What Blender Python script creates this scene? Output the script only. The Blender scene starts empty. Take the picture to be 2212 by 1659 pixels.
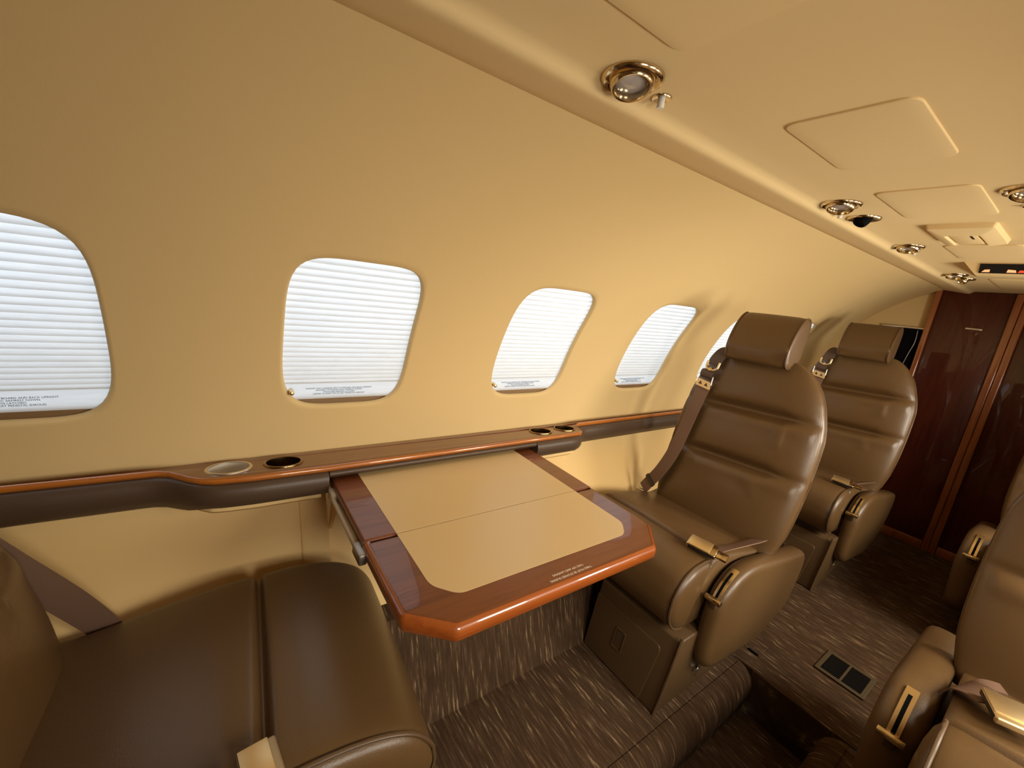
import bpy, bmesh, math, random
from math import sin, cos, pi, sqrt, atan, atan2, acos, exp
from mathutils import Vector, Matrix
C = bpy.context.scene
COL = C.collection
random.seed(4)

# ------------------------------------------------------------------ materials
def mat(name, base, rough=.5, metal=0., coat=0., spec=.5, bump=None, streak=None, sheen=0., coat_rough=.05):
    m = bpy.data.materials.new(name); m.use_nodes = True
    nt = m.node_tree; b = nt.nodes['Principled BSDF']
    b.inputs['Base Color'].default_value = (*base, 1)
    b.inputs['Roughness'].default_value = rough
    b.inputs['Metallic'].default_value = metal
    b.inputs['Coat Weight'].default_value = coat
    b.inputs['Coat Roughness'].default_value = coat_rough
    b.inputs['Specular IOR Level'].default_value = spec
    if sheen:
        b.inputs['Sheen Weight'].default_value = sheen
    tc = nt.nodes.new('ShaderNodeTexCoord')
    if bump:                                   # (scale, strength, distance)
        n = nt.nodes.new('ShaderNodeTexNoise'); n.inputs['Scale'].default_value = bump[0]
        n.inputs['Detail'].default_value = 3
        nt.links.new(tc.outputs['Object'], n.inputs['Vector'])
        bp = nt.nodes.new('ShaderNodeBump'); bp.inputs['Strength'].default_value = bump[1]
        bp.inputs['Distance'].default_value = bump[2]
        nt.links.new(n.outputs['Fac'], bp.inputs['Height'])
        nt.links.new(bp.outputs['Normal'], b.inputs['Normal'])
    if streak:                                 # list of (scale xyz, noise scale, ramp stops)
        sc, ns, stops = streak
        mp = nt.nodes.new('ShaderNodeMapping'); mp.inputs['Scale'].default_value = sc
        nt.links.new(tc.outputs['Object'], mp.inputs['Vector'])
        n = nt.nodes.new('ShaderNodeTexNoise'); n.inputs['Scale'].default_value = ns
        n.inputs['Detail'].default_value = 4; n.inputs['Roughness'].default_value = .6
        nt.links.new(mp.outputs['Vector'], n.inputs['Vector'])
        r = nt.nodes.new('ShaderNodeValToRGB')
        e = r.color_ramp.elements
        while len(e) < len(stops): e.new(.5)
        for k, (p, c) in enumerate(stops):
            e[k].position = p; e[k].color = (*c, 1)
        nt.links.new(n.outputs['Fac'], r.inputs['Fac'])
        nt.links.new(r.outputs['Color'], b.inputs['Base Color'])
    return m

M = {}
WALL = (.685, .50, .24)
M['wall'] = mat('wall_ultrasuede', WALL, .75, spec=.25, bump=(700, .15, .0006))
M['ceil'] = mat('headliner', (.80, .605, .315), .75, spec=.25, bump=(600, .15, .0006))
M['lower'] = mat('sidewall_leather', (.73, .50, .215), .6, spec=.3, bump=(500, .12, .0006))
M['laminate'] = mat('table_laminate', (.66, .475, .235), .33, spec=.4)
M['leather'] = mat('brown_leather', (.108, .058, .0215), .36, spec=.5, bump=(420, .22, .0011))
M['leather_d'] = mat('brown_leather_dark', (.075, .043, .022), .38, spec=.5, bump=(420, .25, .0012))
M['rail'] = mat('rail_leather', (.075, .045, .027), .42, spec=.45, bump=(420, .2, .001))
M['piping'] = mat('piping_leather', (.105, .06, .028), .4)
M['belt'] = mat('belt_webbing', (.165, .095, .062), .7, spec=.25, bump=(900, .3, .0006))
M['belt_d'] = mat('belt_webbing_dark', (.085, .05, .035), .65, bump=(900, .3, .0006))
M['black'] = mat('black_plastic', (.012, .011, .011), .35)
M['void'] = mat('void_black', (.004, .004, .0045), .8, spec=.05)  # flat black paints the dark inside slots, niche and grilles; also vent ball
M['brass'] = mat('brass', (.63, .50, .31), .16, metal=1)
M['brass_b'] = mat('satin_brass', (.74, .57, .32), .28, metal=1)
M['brass_m'] = mat('matte_brass', (.78, .60, .33), .42, metal=1)
M['bronze'] = mat('bronze_cup', (.30, .20, .09), .26, metal=1)
M['silver'] = mat('brushed_silver', (.75, .70, .62), .3, metal=1)
M['tan_metal'] = mat('tan_buckle', (.42, .32, .19), .5, metal=.6)
M['steel'] = mat('hinge_steel', (.33, .30, .27), .4, metal=1)
M['white'] = mat('white_plastic', (.78, .74, .66), .45)
M['strut'] = mat('painted_strut', (.46, .36, .24), .45)
M['lens'] = mat('lamp_lens', (.45, .40, .38), .12, coat=1)
M['ink'] = mat('grey_ink', (.05, .05, .055), .6)
M['ink_w'] = mat('cream_ink', (.85, .72, .58), .5)
M['seatbase'] = mat('shroud_leather', (.098, .055, .023), .42, bump=(420, .2, .001))
M['wood'] = mat('mahogany_gloss', (.2, .06, .02), .35, coat=.6, coat_rough=.03, spec=.3,
                streak=((2.5, 30, 30), 2.2, [(.25, (.105, .028, .009)), (.55, (.180, .052, .0155)), (.8, (.13, .036, .0115))]))
M['wood_e'] = mat('mahogany_edge', (.4, .12, .02), .30, coat=1, coat_rough=.06,
                  streak=((2.5, 40, 40), 2.2, [(.25, (.31, .088, .013)), (.55, (.44, .138, .019)), (.8, (.36, .106, .015))]))
M['wood_n'] = mat('mahogany_nosing', (.4, .12, .02), .30, coat=1, coat_rough=.05,
                  streak=((2.5, 40, 40), 2.2, [(.25, (.24, .050, .009)), (.55, (.34, .082, .013)), (.8, (.27, .060, .010))]))
M['silver_in'] = mat('satin_silver', (.80, .75, .66), .5, metal=.15)
M['wood_v'] = mat('mahogany_door', (.2, .06, .02), .35, coat=.65, coat_rough=.03, spec=.25,
                  streak=((30, 30, 2.5), 2.0, [(.25, (.048, .0085, .004)), (.55, (.085, .016, .007)), (.8, (.06, .011, .005))]))
M['wood_f'] = mat('mahogany_frame', (.3, .1, .03), .25, coat=1, coat_rough=.04,
                  streak=((40, 40, 2.5), 2.0, [(.25, (.24, .07, .02)), (.6, (.36, .115, .035)), (.85, (.28, .08, .025))]))
CSTOPS = [(.40, (.058, .032, .017)), (.56, (.085, .049, .027)), (.625, (.13, .082, .046)), (.70, (.35, .235, .14))]
M['carpet'] = mat('streaked_carpet', (.06, .03, .02), .95, spec=.1, streak=((170, 15, 15), 1.0, CSTOPS))
M['carpet_r'] = mat('streaked_carpet_rise', (.06, .03, .02), .95, spec=.1, streak=((170, 15, 15), 1.0, CSTOPS))
for k in ('carpet', 'carpet_r'):               # pile bump on top of the streaks
    nt = M[k].node_tree; tc = nt.nodes['Texture Coordinate']
    n = nt.nodes.new('ShaderNodeTexNoise'); n.inputs['Scale'].default_value = 450
    nt.links.new(tc.outputs['Object'], n.inputs['Vector'])
    bp = nt.nodes.new('ShaderNodeBump'); bp.inputs['Strength'].default_value = .6; bp.inputs['Distance'].default_value = .003
    nt.links.new(n.outputs['Fac'], bp.inputs['Height'])
    nt.links.new(bp.outputs['Normal'], nt.nodes['Principled BSDF'].inputs['Normal'])

def shade_mat():
    m = bpy.data.materials.new('pleated_shade'); m.use_nodes = True
    nt = m.node_tree; nt.nodes.clear()
    out = nt.nodes.new('ShaderNodeOutputMaterial')
    tr = nt.nodes.new('ShaderNodeBsdfTranslucent'); df = nt.nodes.new('ShaderNodeBsdfDiffuse')
    mx = nt.nodes.new('ShaderNodeMixShader'); mx.inputs[0].default_value = .5
    tc = nt.nodes.new('ShaderNodeTexCoord'); mp = nt.nodes.new('ShaderNodeMapping')
    mp.inputs['Scale'].default_value = (26, 40, 210)
    n = nt.nodes.new('ShaderNodeTexNoise'); n.inputs['Scale'].default_value = 1; n.inputs['Detail'].default_value = 3
    r = nt.nodes.new('ShaderNodeValToRGB')
    r.color_ramp.elements[0].position = .3; r.color_ramp.elements[0].color = (.70, .72, .75, 1)
    r.color_ramp.elements[1].position = .7; r.color_ramp.elements[1].color = (.80, .81, .82, 1)
    L = nt.links.new
    L(tc.outputs['Object'], mp.inputs['Vector']); L(mp.outputs['Vector'], n.inputs['Vector']); L(n.outputs['Fac'], r.inputs['Fac'])
    L(r.outputs['Color'], tr.inputs['Color']); df.inputs['Color'].default_value = (.8, .78, .73, 1)
    L(df.outputs[0], mx.inputs[1]); L(tr.outputs[0], mx.inputs[2]); L(mx.outputs[0], out.inputs['Surface'])
    return m
M['shade'] = shade_mat()

# ------------------------------------------------------------------ helpers
def obj(name, verts, faces, m, parent=None, smooth=True, sharp=40, fix=True):
    me = bpy.data.meshes.new(name)
    me.from_pydata([tuple(v) for v in verts], [], faces)
    if fix:
        bm = bmesh.new(); bm.from_mesh(me)
        bmesh.ops.remove_doubles(bm, verts=bm.verts, dist=1e-6)
        bmesh.ops.recalc_face_normals(bm, faces=bm.faces)
        bm.to_mesh(me); bm.free()
    return link(name, me, m, parent, smooth, sharp)

def link(name, me, m, parent=None, smooth=True, sharp=40):
    me.materials.clear(); me.materials.append(m)
    if smooth:
        me.polygons.foreach_set('use_smooth', [True] * len(me.polygons))
        if sharp: me.set_sharp_from_angle(angle=math.radians(sharp))
    o = bpy.data.objects.new(name, me); COL.objects.link(o)
    o.parent = parent
    return o

def empty(name, label=None, cat=None, group=None, kind=None):
    o = bpy.data.objects.new(name, None); COL.objects.link(o); o.empty_display_size = .05
    return tag(o, label, cat, group, kind)

def tag(o, label=None, cat=None, group=None, kind=None):
    if label: o['label'] = label
    if cat: o['category'] = cat
    if group: o['group'] = group
    if kind: o['kind'] = kind
    return o

def ident(*p): return Vector(p)

def rect_box(name, lo, hi, m, parent=None, bevel=.003, seg=2, T=None, taper=None):
    bm = bmesh.new(); bmesh.ops.create_cube(bm, size=1)
    for v in bm.verts:
        v.co = Vector([lo[i] + (v.co[i] + .5) * (hi[i] - lo[i]) for i in range(3)])
    if taper: 
        for v in bm.verts: v.co = taper(v.co)
    if bevel:
        bmesh.ops.bevel(bm, geom=list(bm.edges), offset=bevel, segments=seg, affect='EDGES', profile=.5)
    if T:
        for v in bm.verts: v.co = T(*v.co)
    bmesh.ops.recalc_face_normals(bm, faces=bm.faces)
    me = bpy.data.meshes.new(name); bm.to_mesh(me); bm.free()
    return link(name, me, m, parent)

def loft(rings, closed=True, cap=True):
    n = len(rings[0]); V = [p for r in rings for p in r]; F = []
    for a in range(len(rings) - 1):
        for b in range(n if closed else n - 1):
            c = (b + 1) % n
            F.append((a * n + b, a * n + c, (a + 1) * n + c, (a + 1) * n + b))
    if cap and closed:
        F.append(tuple(range(n))[::-1]); F.append(tuple(range((len(rings) - 1) * n, len(rings) * n)))
    return V, F

def tube(name, path, r, m, parent=None, seg=8, closed=False):
    path = [Vector(p) for p in path]; n = len(path); rings = []
    prev = None
    for i, p in enumerate(path):
        if closed: t = path[(i + 1) % n] - path[i - 1]
        else: t = path[min(i + 1, n - 1)] - path[max(i - 1, 0)]
        t.normalize()
        if prev is None:
            u = t.orthogonal().normalized()
        else:
            u = (prev - t * prev.dot(t)).normalized()
        prev = u; w = t.cross(u)
        rr = r(i / (n - 1)) if callable(r) else r
        rings.append([p + (u * cos(2 * pi * k / seg) + w * sin(2 * pi * k / seg)) * rr for k in range(seg)])
    if closed: rings.append(rings[0])
    V, F = loft(rings, True, not closed)
    return obj(name, V, F, m, parent, sharp=60)

def smooth_path(pts, sub=6):
    pts = [Vector(p) for p in pts]; out = []
    for i in range(len(pts) - 1):
        p0 = pts[max(i - 1, 0)]; p1 = pts[i]; p2 = pts[i + 1]; p3 = pts[min(i + 2, len(pts) - 1)]
        for k in range(sub):
            t = k / sub
            out.append(.5 * ((2 * p1) + (p2 - p0) * t + (2 * p0 - 5 * p1 + 4 * p2 - p3) * t * t + (3 * p1 - p0 - 3 * p2 + p3) * t ** 3))
    out.append(pts[-1]); return out

def ribbon(name, path, side, width, thick, m, parent=None, sub=6):
    """belt: path points, a side (width) vector per control point or one for all"""
    P = smooth_path(path, sub)
    S = smooth_path(side, sub) if isinstance(side, list) else [Vector(side)] * len(P)
    rings = []
    for i, p in enumerate(P):
        t = (P[min(i + 1, len(P) - 1)] - P[max(i - 1, 0)]).normalized()
        s = S[i] - t * S[i].dot(t); s.normalize(); n = t.cross(s)
        h, k = width / 2, thick / 2
        prof = [(-h, -k), (-h, k), (-h * .8, k * 1.05), (-h * .45, k * 1.5), (0, k * 1.1), (h * .45, k * 1.5), (h * .8, k * 1.05), (h, k), (h, -k), (0, -k)]
        rings.append([p + s * a + n * b for a, b in prof])
    V, F = loft(rings)
    return obj(name, V, F, m, parent, sharp=50)

def lathe(name, prof, o, axis, m, parent=None, seg=40):
    """prof: (r, h) pairs along axis from point o"""
    a = Vector(axis).normalized(); u = a.orthogonal().normalized(); w = a.cross(u); o = Vector(o)
    rings = [[o + a * h + (u * cos(2 * pi * k / seg) + w * sin(2 * pi * k / seg)) * max(r, 1e-5) for k in range(seg)] for r, h in prof]
    V, F = loft(rings, True, False)
    return obj(name, V, F, m, parent, sharp=35)

def plate_mesh(loops, ext, bev=0., res=3):
    """flat plate with holes (first loop outer) as mesh; local xy, thickness +-ext along z"""
    cu = bpy.data.curves.new('plate', 'CURVE'); cu.dimensions = '2D'; cu.fill_mode = 'BOTH'
    cu.extrude = max(ext - bev, 0); cu.bevel_depth = bev; cu.bevel_resolution = res; cu.offset = -bev
    for lp in loops:
        s = cu.splines.new('POLY'); s.points.add(len(lp) - 1)
        for p, q in zip(s.points, lp): p.co = (q[0], q[1], 0, 1)
        s.use_cyclic_u = True
    t = bpy.data.objects.new('plate', cu); COL.objects.link(t)
    dg = bpy.context.evaluated_depsgraph_get()
    me = bpy.data.meshes.new_from_object(t.evaluated_get(dg))
    bpy.data.objects.remove(t); bpy.data.curves.remove(cu)
    return me

def plate(name, loops, ext, F, m, parent=None, bev=0., res=3, sharp=35):
    me = plate_mesh(loops, ext, bev, res)
    for v in me.vertices: v.co = F(*v.co)
    bm = bmesh.new(); bm.from_mesh(me)
    bmesh.ops.remove_doubles(bm, verts=bm.verts, dist=1e-6); bmesh.ops.recalc_face_normals(bm, faces=bm.faces)
    bm.to_mesh(me); bm.free(); me.name = name
    return link(name, me, m, parent, True, sharp)

def round_poly(pts, r, n=5):
    out = []
    k = len(pts)
    for i in range(k):
        p = Vector((*pts[i], 0)); a = Vector((*pts[i - 1], 0)); b = Vector((*pts[(i + 1) % k], 0))
        rr = r[i] if isinstance(r, (list, tuple)) else r
        if rr <= 0: out.append((p.x, p.y)); continue
        u = (a - p).normalized(); w = (b - p).normalized()
        d = min(rr, (a - p).length * .49, (b - p).length * .49)
        s, e = p + u * d, p + w * d
        for j in range(n + 1):
            t = j / n; q = s * (1 - t) ** 2 + p * 2 * t * (1 - t) + e * t * t
            out.append((q.x, q.y))
    return out

def circle(cx, cy, r, n=36): return [(cx + r * cos(2 * pi * k / n), cy + r * sin(2 * pi * k / n)) for k in range(n)]

def text(name, body, size, mtx, m, parent=None, align='CENTER', ls=1., ext=.0001):
    cu = bpy.data.curves.new(name, 'FONT'); cu.body = body; cu.size = size; cu.align_x = align; cu.align_y = 'CENTER'
    cu.space_line = ls; cu.extrude = ext; cu.materials.append(m)
    t = bpy.data.objects.new(name, cu); COL.objects.link(t)
    me = bpy.data.meshes.new_from_object(t.evaluated_get(bpy.context.evaluated_depsgraph_get()))
    bpy.data.objects.remove(t); bpy.data.curves.remove(cu)
    me.transform(mtx); me.name = name
    return link(name, me, m, parent, False)

def frame_mtx(right, up, nrm, loc):
    r, u, n = Vector(right).normalized(), Vector(up).normalized(), Vector(nrm).normalized()
    return Matrix(((r.x, u.x, n.x, loc[0]), (r.y, u.y, n.y, loc[1]), (r.z, u.z, n.z, loc[2]), (0, 0, 0, 1)))

# ------------------------------------------------------------------ cabin shell
ZC, RC = .764, .745                   # centre height and radius of the round cabin section
XB, XF = -1.25, 2.985                 # rear end, forward partition
PHC, PHH, HW, NS = .404, .250, .140, 4.6
PITCH = .537
WX = [-.292 + PITCH * k for k in range(6)]
PH0, PH1 = -.10, 1.222

def cyl(x, ph, side=1, r=RC): return Vector((x, side * r * cos(ph), ZC + r * sin(ph)))

def sq(k, n):
    a = 2 * pi * k / n; c, s = cos(a), sin(a); d = max(abs(c), abs(s)); return c / d, s / d

def win_pt(k, n, sc=1., dx=0, dp=0):
    sx, sy = sq(k, n); t = 1 / (abs(sx) ** NS + abs(sy) ** NS) ** (1 / NS)
    return sx * t * (HW * sc + dx), sy * t * (PHH * sc + dp)

def side_wall(name, side):
    V, F = [], []
    n, R = 96, 12
    def patch(x0, x1):
        base = len(V); nx, npn = max(2, int((x1 - x0) / .08)), 26
        for i in range(nx + 1):
            for j in range(npn + 1):
                V.append(cyl(x0 + (x1 - x0) * i / nx, PH0 + (PH1 - PH0) * j / npn, side))
        for i in range(nx):
            for j in range(npn):
                a = base + i * (npn + 1) + j; F.append((a, a + 1, a + npn + 2, a + npn + 1))
    for xc in WX:
        base = len(V)
        for r in range(-2, R + 1):
            for k in range(n):
                hx, hp = win_pt(k, n)
                if r < 0:
                    dx, rad = ((-.0045, .0075), (-.002, .002))[r + 2]
                    hx, hp = win_pt(k, n, 1, dx, dx / RC)
                    V.append(cyl(xc + hx, PHC + hp, side, RC + rad)); continue
                sx, sy = sq(k, n)
                rx = sx * PITCH / 2; rp = sy * ((PH1 - PHC) if sy > 0 else (PHC - PH0))
                t = (r / R) ** 1.4
                V.append(cyl(xc + hx + (rx - hx) * t, PHC + hp + (rp - hp) * t, side))
        for r in range(R + 2):
            for k in range(n):
                a, b = base + r * n + k, base + r * n + (k + 1) % n
                F.append((a, b, b + n, a + n))
    patch(XB, WX[0] - PITCH / 2)
    patch(WX[-1] + PITCH / 2, XF)
    return tag(obj(name, V, F, M['wall'], sharp=0), kind='structure')

side_wall('wall_left', 1)
side_wall('wall_right', -1)

LINES = ("TAKEOFF AND LANDING: SEAT OUTBOARD AND BACK UPRIGHT\nHEADREST EXTENDED AND ARMREST DOWN.\n"
         "SHOULDER HARNESS LATCHED.\nLIFEVEST IN REAR TOP OF SEAT PEDESTAL SHROUD")
def window(i, xc, side, shaded):
    n = 96
    rings = []
    for dx, rad in ((-.0045, .0075), (-.0052, .0118), (.004, .0122), (.03, .0122)):
        ring = []
        for k in range(n):
            hx, hp = win_pt(k, n, 1, dx, dx / RC); ring.append(cyl(xc + hx, PHC + hp, side, RC + rad))
        rings.append(ring)
    V, F = loft(rings, True, False)
    w = tag(obj('window_%d' % i, V, F, M['wall'], sharp=50), kind='structure')
    if not shaded: return
    # pleated shade
    V, F = [], []
    ph, k, r0 = PHC + PHH + .05, 0, RC + .0165
    bot = PHC - PHH + .085
    hw = HW + .034
    k = 0
    while ph > bot:                                        # every pleat laps over the next one
        t = (PHC + PHH - ph) / (2 * PHH)
        d = (.0158 - .0078 * max(0, t) ** 1.6) / RC
        lap = .0024 / RC
        rows = [(ph + lap, r0 + .0034), (ph, r0 + .0026), (ph - d * .35, r0 + .0012), (ph - d * .75, r0 - .0006), (ph - d, r0 - .0022), (ph - d - lap * .2, r0 - .0026)]
        b = len(V)
        for p, r in rows: V += [cyl(xc - hw, p, side, r), cyl(xc + hw, p, side, r)]
        for j in range(len(rows) - 1): F.append((b + 2 * j, b + 2 * j + 1, b + 2 * j + 3, b + 2 * j + 2))
        ph -= d
    obj('window_shade', V, F, M['shade'], w, smooth=True, sharp=25, fix=False)
    # bottom rail of the shade
    V, F = [], []
    p1, p0 = ph + .004, PHC - PHH + .022
    prof = [(p1, r0 + .002), (p1 - .001, r0 - .002), (p1 - .03, r0 - .0026), (p1 - .031, r0 - .0018), (p0 + .001, r0 - .0026), (p0, r0 - .001), (p0, r0 + .004)]
    for p, r in prof: V += [cyl(xc - hw, p, side, r), cyl(xc + hw, p, side, r)]
    for j in range(len(prof) - 1): F.append((2 * j, 2 * j + 1, 2 * j + 3, 2 * j + 2))
    rl = obj('shade_rail', V, F, M['shade'], w, smooth=True, sharp=25, fix=False)
    pm = (p0 + p1) / 2 - .002
    c = cyl(xc - .012, pm, side, r0 - .0034)
    up = Vector((0, -side * sin(pm), cos(pm))); nr = Vector((0, -side * cos(pm), -sin(pm)))
    text('placard_text', LINES, .0050, frame_mtx((1, 0, 0), up, nr, c), M['ink'], rl, ls=.95)
    # latch peg at the lower corner
    pl = PHC - PHH + .055
    c = cyl(xc - HW + .024, pl, side, r0 - .003)
    lathe('shade_latch', [(.0001, 0), (.0055, 0), (.0055, .014), (.005, .017), (.003, .0188), (.0001, .0192)], c, nr, M['brass_m'], w, 16)
    # bronze sill under the shade
    V = []
    for p, r in ((PHC - PHH - .02, RC + .0115), (PHC - PHH + .030, RC + .0185)):
        V += [cyl(xc - HW - .03, p, side, r), cyl(xc + HW + .03, p, side, r)]
    obj('shade_track', V, [(0, 1, 3, 2)], M['bronze_f'], w, fix=False)

M['bronze_f'] = mat('bronze_track', (.22, .13, .06), .45, spec=.3)
for i, xc in enumerate(WX): window(i + 1, xc, 1, True)
for i, xc in enumerate(WX): window(i + 7, xc, -1, i < 1)  # first window opposite gets an added, unseen shade to dim that end

# lower side walls: beige leather panels above a carpeted kick riser
LOWP = [(.7425, .705), (.725, .655), (.672, .56), (.598, .455), (.552, .405)]
RISP = [(.552, .405), (.545, .392), (.525, .36), (.490, .29), (.455, .20), (.437, .155), (.430, .135)]
def strip(name, prof, xs, side, m, parent=None, dy=0, kind=None, ends=False):
    V, F = [], []
    n = len(prof)
    for x in xs:
        for y, z in prof: V.append(Vector((x, side * (y + dy), z)))
    for i in range(len(xs) - 1):
        for j in range(n - 1):
            a = i * n + j; F.append((a, a + 1, a + n + 1, a + n))
    o = obj(name, V, F, m, parent, sharp=45)
    return tag(o, kind=kind) if kind else o
RX0, RX1 = .206, .752                # recess in the sidewall behind the table
lw = strip('wall_left_lower', LOWP, [XB, .145], 1, M['lower'], kind='structure')
V = [Vector((x, y + d, z)) for x, d in ((.143, .004), (.1445, -.003), (.147, -.0045), (.198, -.0045), (.204, -.003), (RX0, .036)) for y, z in LOWP]
n = len(LOWP)
obj('edge_trim', V, [(i * n + j, i * n + j + 1, i * n + n + j + 1, i * n + n + j) for i in range(5) for j in range(n - 1)], M['lower'], lw, sharp=50)
strip('rear_panel', LOWP, [RX1, 1.4, 2.2, XF], 1, M['lower'], lw)
strip('recess_panel', LOWP, [RX0, RX1], 1, M['lower'], lw, dy=.035)
for x in (RX1,):
    V = [Vector((x, y - .005, z)) for y, z in LOWP] + [Vector((x, y + .036, z)) for y, z in LOWP]
    n = len(LOWP)
    obj('recess_side', V, [(j, j + 1, j + 1 + n, j + n) for j in range(n - 1)], M['lower'], lw)
strip('wall_right_lower', LOWP, [XB, 1., XF], -1, M['lower'], kind='structure')
strip('baseboard_left', RISP, [XB, 0, 1, 2, XF], 1, M['carpet_r'], kind='structure')
strip('baseboard_right', RISP, [XB, 0, 1, 2, XF], -1, M['carpet_r'], kind='structure')
V = [(RX0 - .01, .53, .405), (RX1 + .01, .53, .405), (RX1 + .01, .60, .405), (RX0 - .01, .60, .405)]
obj('recess_shelf', V, [(0, 1, 2, 3)], M['carpet_r'], lw, fix=False)

# ceiling: flat headliner with a rolled edge on both sides
half = [(0, 1.4605), (.06, 1.4605), (.11, 1.460), (.152, 1.4592), (.162, 1.4570), (.168, 1.4525), (.1725, 1.4490), (.178, 1.4477), (.186, 1.4482),
        (.205, 1.4510), (.235, 1.4552), (.258, 1.4588), (.2635, 1.4610), (.2655, 1.4650), (.2655, 1.475)]
prof = [(-y - .035 * (y > .12), z) for y, z in half[:0:-1]] + half
V, F = [], []
xs = [XB + (XF - XB) * i / 24 for i in range(25)]
for x in xs:
    for y, z in prof: V.append(Vector((x, y, z)))
n = len(prof)
for i in range(24):
    for j in range(n - 1):
        a = i * n + j; F.append((a, a + 1, a + n + 1, a + n))
tag(obj('ceiling', V, F, M['ceil'], sharp=0), kind='structure')

# floors: dropped aisle, step up to the rear floor, seat platforms with rolled carpet edge
STEP = 1.325
def slab(name, x0, x1, y0, y1, z, m=None):
    return tag(rect_box(name, (x0, y0, z - .04), (x1, y1, z), m or M['carpet'], bevel=0), kind='structure')
slab('floor', XB, STEP + .02, -.12, .12, 0)
slab('floor_upper', STEP, XF, -.46, .46, .15)
def platform(name, side):
    prof = [(.44, .15), (.150, .15), (.147, .1475), (.144, .1505), (.132, .1500), (.115, .1450), (.100, .133), (.090, .114), (.087, .090), (.091, .062), (.099, .035), (.104, .0), (.104, -.03)]
    return strip(name, prof, [XB, -.4, .4, 1.0, STEP - .012], side, M['carpet'], kind='structure')
platform('floor_platform_left', 1)
platform('floor_platform_right', -1)
# rounded end cap of the rolled edge at the step
V, F = [], []
prof = [(.150, .15), (.132, .150), (.115, .145), (.100, .133), (.090, .114), (.087, .090), (.091, .062), (.099, .035), (.104, 0)]
for side in (1, -1):
    b = len(V)
    V += [Vector((STEP - .012, side * y, z)) for y, z in prof] + [Vector((STEP + .004, side * (y + .016), z - .004)) for y, z in prof]
    k = len(prof)
    F += [(b + j, b + j + 1, b + j + 1 + k, b + j + k) for j in range(k - 1)]
tag(obj('trim_1', V, F, M['carpet']), kind='structure')
tag(rect_box('trim_2', (STEP - .004, -.105, .0), (STEP + .016, .105, .151), M['carpet_r'], bevel=.004), kind='structure')

# end walls
tag(rect_box('wall_back', (XB - .02, -.76, -.02), (XB, .76, 1.5), M['wall'], bevel=0), kind='structure')
tag(rect_box('wall_front', (XF, -.76, .1), (XF + .02, .76, 1.5), M['wall'], bevel=0), kind='structure')

# ------------------------------------------------------------------ forward partition and door
t = empty('wood_partition', 'glossy dark mahogany partition wall behind the farther seat, at the cabin end', 'partition')
rect_box('panel', (2.966, .022, .15), (2.983, .268, 1.4585), M['wood_v'], t, bevel=.001)
rect_box('frame_strip', (2.950, .266, .15), (2.983, .288, 1.4585), M['wood_f'], t, bevel=.004, seg=3)
rect_box('frame_strip', (2.952, -.004, .15), (2.983, .022, 1.4585), M['wood_f'], t, bevel=.004, seg=3)
rect_box('kick_rail', (2.958, .024, .15), (2.983, .264, .195), M['wood_f'], t, bevel=.003)
rect_box('placard', (2.9645, .09, 1.281), (2.9665, .146, 1.289), M['silver'], t, bevel=.0004)
d = tag(rect_box('door_1', (2.964, -.30, .15), (2.983, -.030, 1.4585), M['wood_v'], bevel=.002), kind='structure')
rect_box('door_frame', (2.950, -.030, .15), (2.983, -.0055, 1.4585), M['wood_f'], d, bevel=.004, seg=3)
rect_box('door_frame', (2.950, -.325, .15), (2.983, -.30, 1.4585), M['wood_f'], d, bevel=.004, seg=3)
rect_box('kick_rail', (2.956, -.298, .15), (2.983, -.032, .195), M['wood_f'], d, bevel=.003)
t = empty('storage_niche', 'open black storage niche between the farther seat headrest and the wood partition', 'niche')
rect_box('lining', (2.972, .288, .74), (2.984, .46, 1.258), M['void'], t, bevel=.001)
rect_box('ledge_rim', (2.966, .288, 1.256), (2.984, .46, 1.266), M['silver'], t, bevel=.002)
tube('cord', smooth_path([(2.965, .310, 1.25), (2.962, .306, 1.19), (2.962, .316, 1.13), (2.964, .326, 1.06)]), .0022, M['steel'], t)

# ------------------------------------------------------------------ window ledge with cup holders
ledge = empty('side_ledge', 'long mahogany window ledge on a brown leather rail with four cup holders', 'ledge')
EDGE = [(-1.2, .700), (-.60, .702), (-.30, .703), (-.105, .694), (-.085, .684), (-.055, .650), (-.035, .634), (-.012, .625), (.05, .618), (.185, .615), (.45, .617), (.70, .618), (.93, .619),
        (.945, .621), (.958, .628), (.968, .645), (.978, .672), (.990, .686), (1.01, .6915), (1.3, .695), (1.6, .698), (2.3, .700), (2.95, .700)]
def topz(y): return .7835 - (y - .615) * .115       # the top falls gently towards the wall
EZ = .7832
cups = [(.010, .684, .0405, 'silver'), (.108, .681, .0375, 'bronze'), (.824, .679, .036, 'bronze'), (.925, .679, .0355, 'bronze')]
pe = []
for x, y in EDGE: pe.append((x, y))
def yat0(x):
    for (a, b), (c, d_) in zip(pe, pe[1:]):
        if a <= x <= c: return b + (d_ - b) * (x - a) / (c - a)
    return .70
def ltop(x, y):
    e = yat0(x); return EZ - .0148 * max(0, min(1, (y - e) / (.745 - e)))
outer = [(x, y + .001) for x, y in pe] + [(2.95, .7465), (-1.2, .7465)]
me_top = plate('wood_top', [outer] + [circle(cx, cy, r * .985) for cx, cy, r, _ in cups], .005,
               lambda x, y, z: Vector((x, y, ltop(x, y) - .005 + z)), M['wood'], ledge)
V, F = [], []
for x, y in pe:                                            # orange-brown edge band of the wood
    z = EZ
    V += [Vector((x, y + .004, z + .0006)), Vector((x, y, z - .001)), Vector((x, y - .0016, z - .006)), Vector((x, y, z - .0115)), Vector((x, y + .006, z - .0118))]
for i in range(len(pe) - 1):
    for j in range(4):
        a = i * 5 + j; F.append((a, a + 1, a + 6, a + 5))
obj('edge_band', V, F, M['wood_e'], ledge, sharp=0)
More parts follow.
